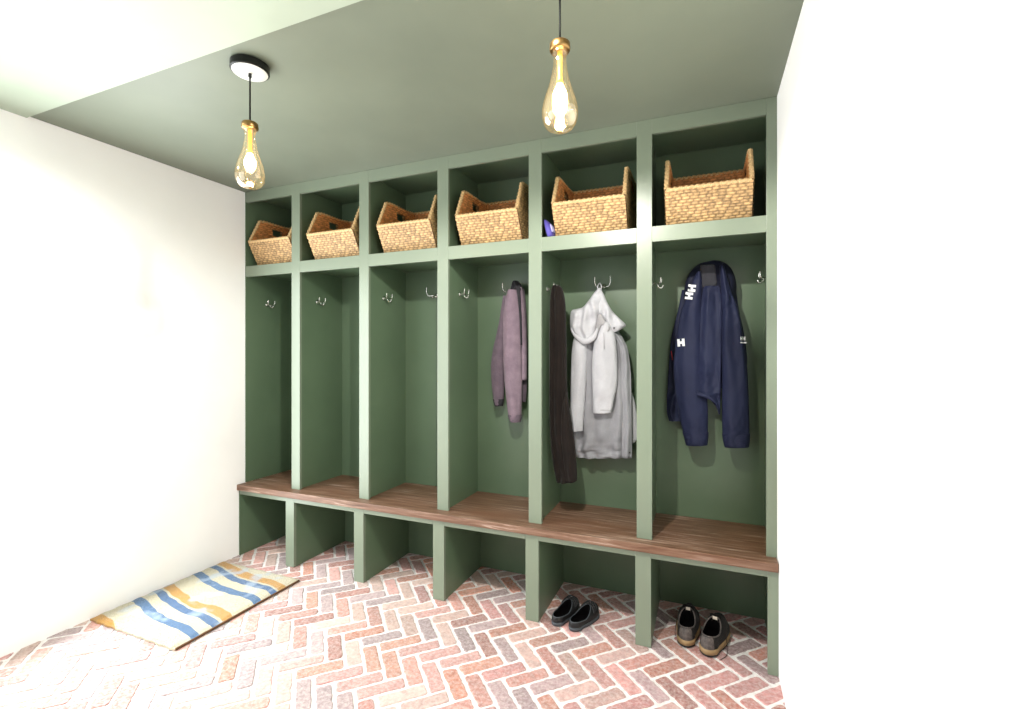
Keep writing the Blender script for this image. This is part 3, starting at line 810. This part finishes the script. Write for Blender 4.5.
def sneaker(loc, rz, label):
    t = thing('sneaker', label, 'shoe', loc, rz, 'charcoal sneakers with tan soles')
    L = .285; wf = foot_w(.104)
    zr = lambda q: .084 + .010 * max(-q, 0) ** 2 + .040 * max(q, 0) ** 1.0
    out, rim, rings = shoe_rings(L, wf, .086, (.075, .039), .034, zr, .05)
    link_mesh('upper', skin(rings), MESHG, t, True)
    # lining drops inside the opening
    inn = [[p.copy() for p in rim]]
    for sc, z in ((.9, .08), (.95, .06), (.98, .042)): inn.append([Vector((.083 + (p.x - .083) * sc, p.y * sc, z)) for p in rim])
    link_mesh('lining', skin(inn, cap_last=True), SHIN, t, True)
    ro = bmesh.new(); tube(ro, [p for p in rim] + [rim[0]], .0032, 8, 1); link_mesh('padded_collar', ro, HEELG, t, True)
    link_mesh('midsole', skin(sole_rings(out, [(.0, .010), (.005, .013), (.006, .026), (.002, .036), (-.006, .037)]), True, True), MID, t, True)
    link_mesh('outsole', skin(sole_rings(out, [(-.004, .0005), (.003, .003), (.004, .011), (.0, .0125)]), True, True), OUTS, t, True)
    # heel overlay: patch of the upper around the heel, pushed out
    n = len(out); ks = [k % n for k in range(-4, 5)]
    bm = bmesh.new(); g = []
    for j in range(0, 9):
        row = []
        for k in ks:
            p = rings[j][k]; c = Vector((.083, 0, p.z)); d = (p - c).normalized()
            row.append(bm.verts.new(p + d * .0018))
        g.append(row)
    for a, b in zip(g, g[1:]):
        for i in range(len(ks) - 1): bm.faces.new((a[i], a[i + 1], b[i + 1], b[i]))
    link_mesh('heel_overlay', bm, HEELG, t, True)
    # tongue rising at the front of the opening with its woven label
    bm = bmesh.new(); g = []
    for j in range(9):
        v = j / 8; row = []
        for i in range(7):
            q = i / 6 * 2 - 1
            row.append(bm.verts.new((.172 - .024 * v + .010 * q * q * v, q * (.024 + .004 * v), .080 + .062 * v - .010 * q * q * v)))
        g.append(row)
    for a, b in zip(g, g[1:]):
        for i in range(6): bm.faces.new((a[i], a[i + 1], b[i + 1], b[i]))
    bmesh.ops.solidify(bm, geom=bm.faces, thickness=.006)
    tg = link_mesh('tongue', bm, MESHG, t, True)
    bm = boxes([(-.0008, .0008, -.011, .011, -.009, .009)], .0004)
    bmesh.ops.rotate(bm, verts=bm.verts, matrix=Matrix.Rotation(math.radians(-16), 3, 'Y')); bmesh.ops.translate(bm, verts=bm.verts, vec=(.1475, 0, .122))
    link_mesh('tongue_label', bm, TAG, tg)
    # laces
    bm = bmesh.new()
    for q in range(5):
        x = .150 + q * .017; z = .107 - q * .0075 ; w = .022 + .001 * q
        tube(bm, [(x, -w, z - .012), (x + .004, -w * .4, z + .002), (x + .010, w * .4, z + .002), (x + .014, w, z - .013)], .0018, 6, 4)
        tube(bm, [(x, w, z - .012), (x + .004, w * .4, z + .003), (x + .010, -w * .4, z + .003), (x + .014, -w, z - .013)], .0018, 6, 4)
    link_mesh('laces', bm, LACE, t, True)
    bm = bmesh.new()
    if rz < 1.48: tube(bm, [(.150, -.022, .095), (.135, -.05, .07), (.11, -.066, .03), (.07, -.075, .004), (.03, -.066, .003), (.008, -.058, .003)], .0016, 6, 6)
    else: tube(bm, [(.150, .022, .095), (.138, .046, .08), (.11, .055, .05), (.075, .056, .03), (.06, .054, .012)], .0016, 6, 6)
    link_mesh('loose_lace', bm, LACE, t, True)
    return t
sneaker((-.090, 2.492, 0), math.radians(87), 'left charcoal sneaker with tan sole on the floor under the navy jacket')
sneaker((.006, 2.455, 0), math.radians(74), 'right charcoal sneaker with tan sole, its lace trailing on the brick')
def clog(loc, rz, label):
    t = thing('clog', label, 'shoe', loc, rz, 'black slip-on clogs')
    L = .252; wf = foot_w(.088)
    zr = lambda q: .043 + .004 * max(-q, 0) + .036 * max(q, 0) ** 1.3
    out, rim, rings = shoe_rings(L, wf, .086, (.080, .037), .022, zr, .05)
    link_mesh('upper', skin(rings), SHBLK, t, True)
    inn = [[p.copy() for p in rim]]
    for sc, z in ((.96, .04), (.97, .03), (.96, .022)): inn.append([Vector((.086 + (p.x - .086) * sc, p.y * sc, z)) for p in rim])
    link_mesh('footbed', skin(inn, cap_last=True), SHIN, t, True)
    ro = bmesh.new(); tube(ro, [p for p in rim] + [rim[0]], .0024, 8, 1); link_mesh('rim', ro, SHGREY, t, True)
    link_mesh('sole', skin(sole_rings(out, [(-.004, .0005), (.002, .003), (.004, .014), (.002, .019), (-.006, .0195)]), True, True), SHGREY, t, True)
    bm = bmesh.new()
    for x in (.160, .176, .192):
        tube(bm, [(x - .01, -.045, .05), (x, -.026, .077), (x + .004, 0, .082), (x, .026, .077), (x - .01, .045, .05)], .0035, 8, 5)
    link_mesh('strap', bm, SHBLK, t, True)
    return t
clog((-.744, 2.424, 0), math.radians(75), 'left black slip-on clog on the floor under the raincoat locker, close to the divider')
clog((-.648, 2.412, 0), math.radians(70), 'right black slip-on clog on the floor under the raincoat locker, in front of its mate')

# ------------------------------------------------------------------ lights
def light(kind, name, loc, energy, color, rot=(0, 0, 0), **kw):
    l = bpy.data.lights.new(name, kind); l.energy = energy; l.color = color
    for k, v in kw.items(): setattr(l, k, v)
    o = bpy.data.objects.new(name, l); COL.objects.link(o); o.location = loc; o.rotation_euler = rot
    return o
for (x, y) in PX:
    light('POINT', 'pendant_light', (x, y, 2.238), 15, (1, .88, .72), shadow_soft_size=.024)
light('SPOT', 'downlight_and_fill', (-.58, 1.05, 2.605), 150, (1, .96, .90), shadow_soft_size=.025, spot_size=math.radians(165), spot_blend=.25)
light('SPOT', 'downlight_and_fill', (-2.35, .85, 2.605), 28, (1, .98, .95), shadow_soft_size=.04, spot_size=math.radians(165), spot_blend=.3)  # added fill spot, brightens the left wall, floor and left dividers
light('AREA', 'window_daylight', (-3.05, 1.25, 1.15), 78, (.93, .97, 1), rot=(0, math.radians(-90), 0), shape='RECTANGLE', size=1.9, size_y=1.7)
light('AREA', 'room_fill', (-2.2, -.4, 1.6), 34, (.95, .98, 1), rot=(math.radians(90), 0, math.radians(-25)), shape='RECTANGLE', size=1.6, size_y=2.0)  # added fill from behind the camera, brightens the locker fronts
W = bpy.data.worlds.new('World'); bpy.context.scene.world = W; W.use_nodes = True
W.node_tree.nodes['Background'].inputs[0].default_value = (.95, .98, 1, 1)
W.node_tree.nodes['Background'].inputs[1].default_value = .2

# ------------------------------------------------------------------ camera
cam = bpy.data.cameras.new('Camera'); co = bpy.data.objects.new('Camera', cam); COL.objects.link(co)
cam.sensor_width = 36; cam.lens = 36 * F / 1024; cam.clip_start = .02
co.location = (0, 0, H); co.rotation_euler = (PI / 2, 0, TH)
bpy.context.scene.camera = co
vs = bpy.context.scene.view_settings
vs.view_transform = 'Standard'; vs.look = 'None'; vs.exposure = 0.16; vs.gamma = 1.0
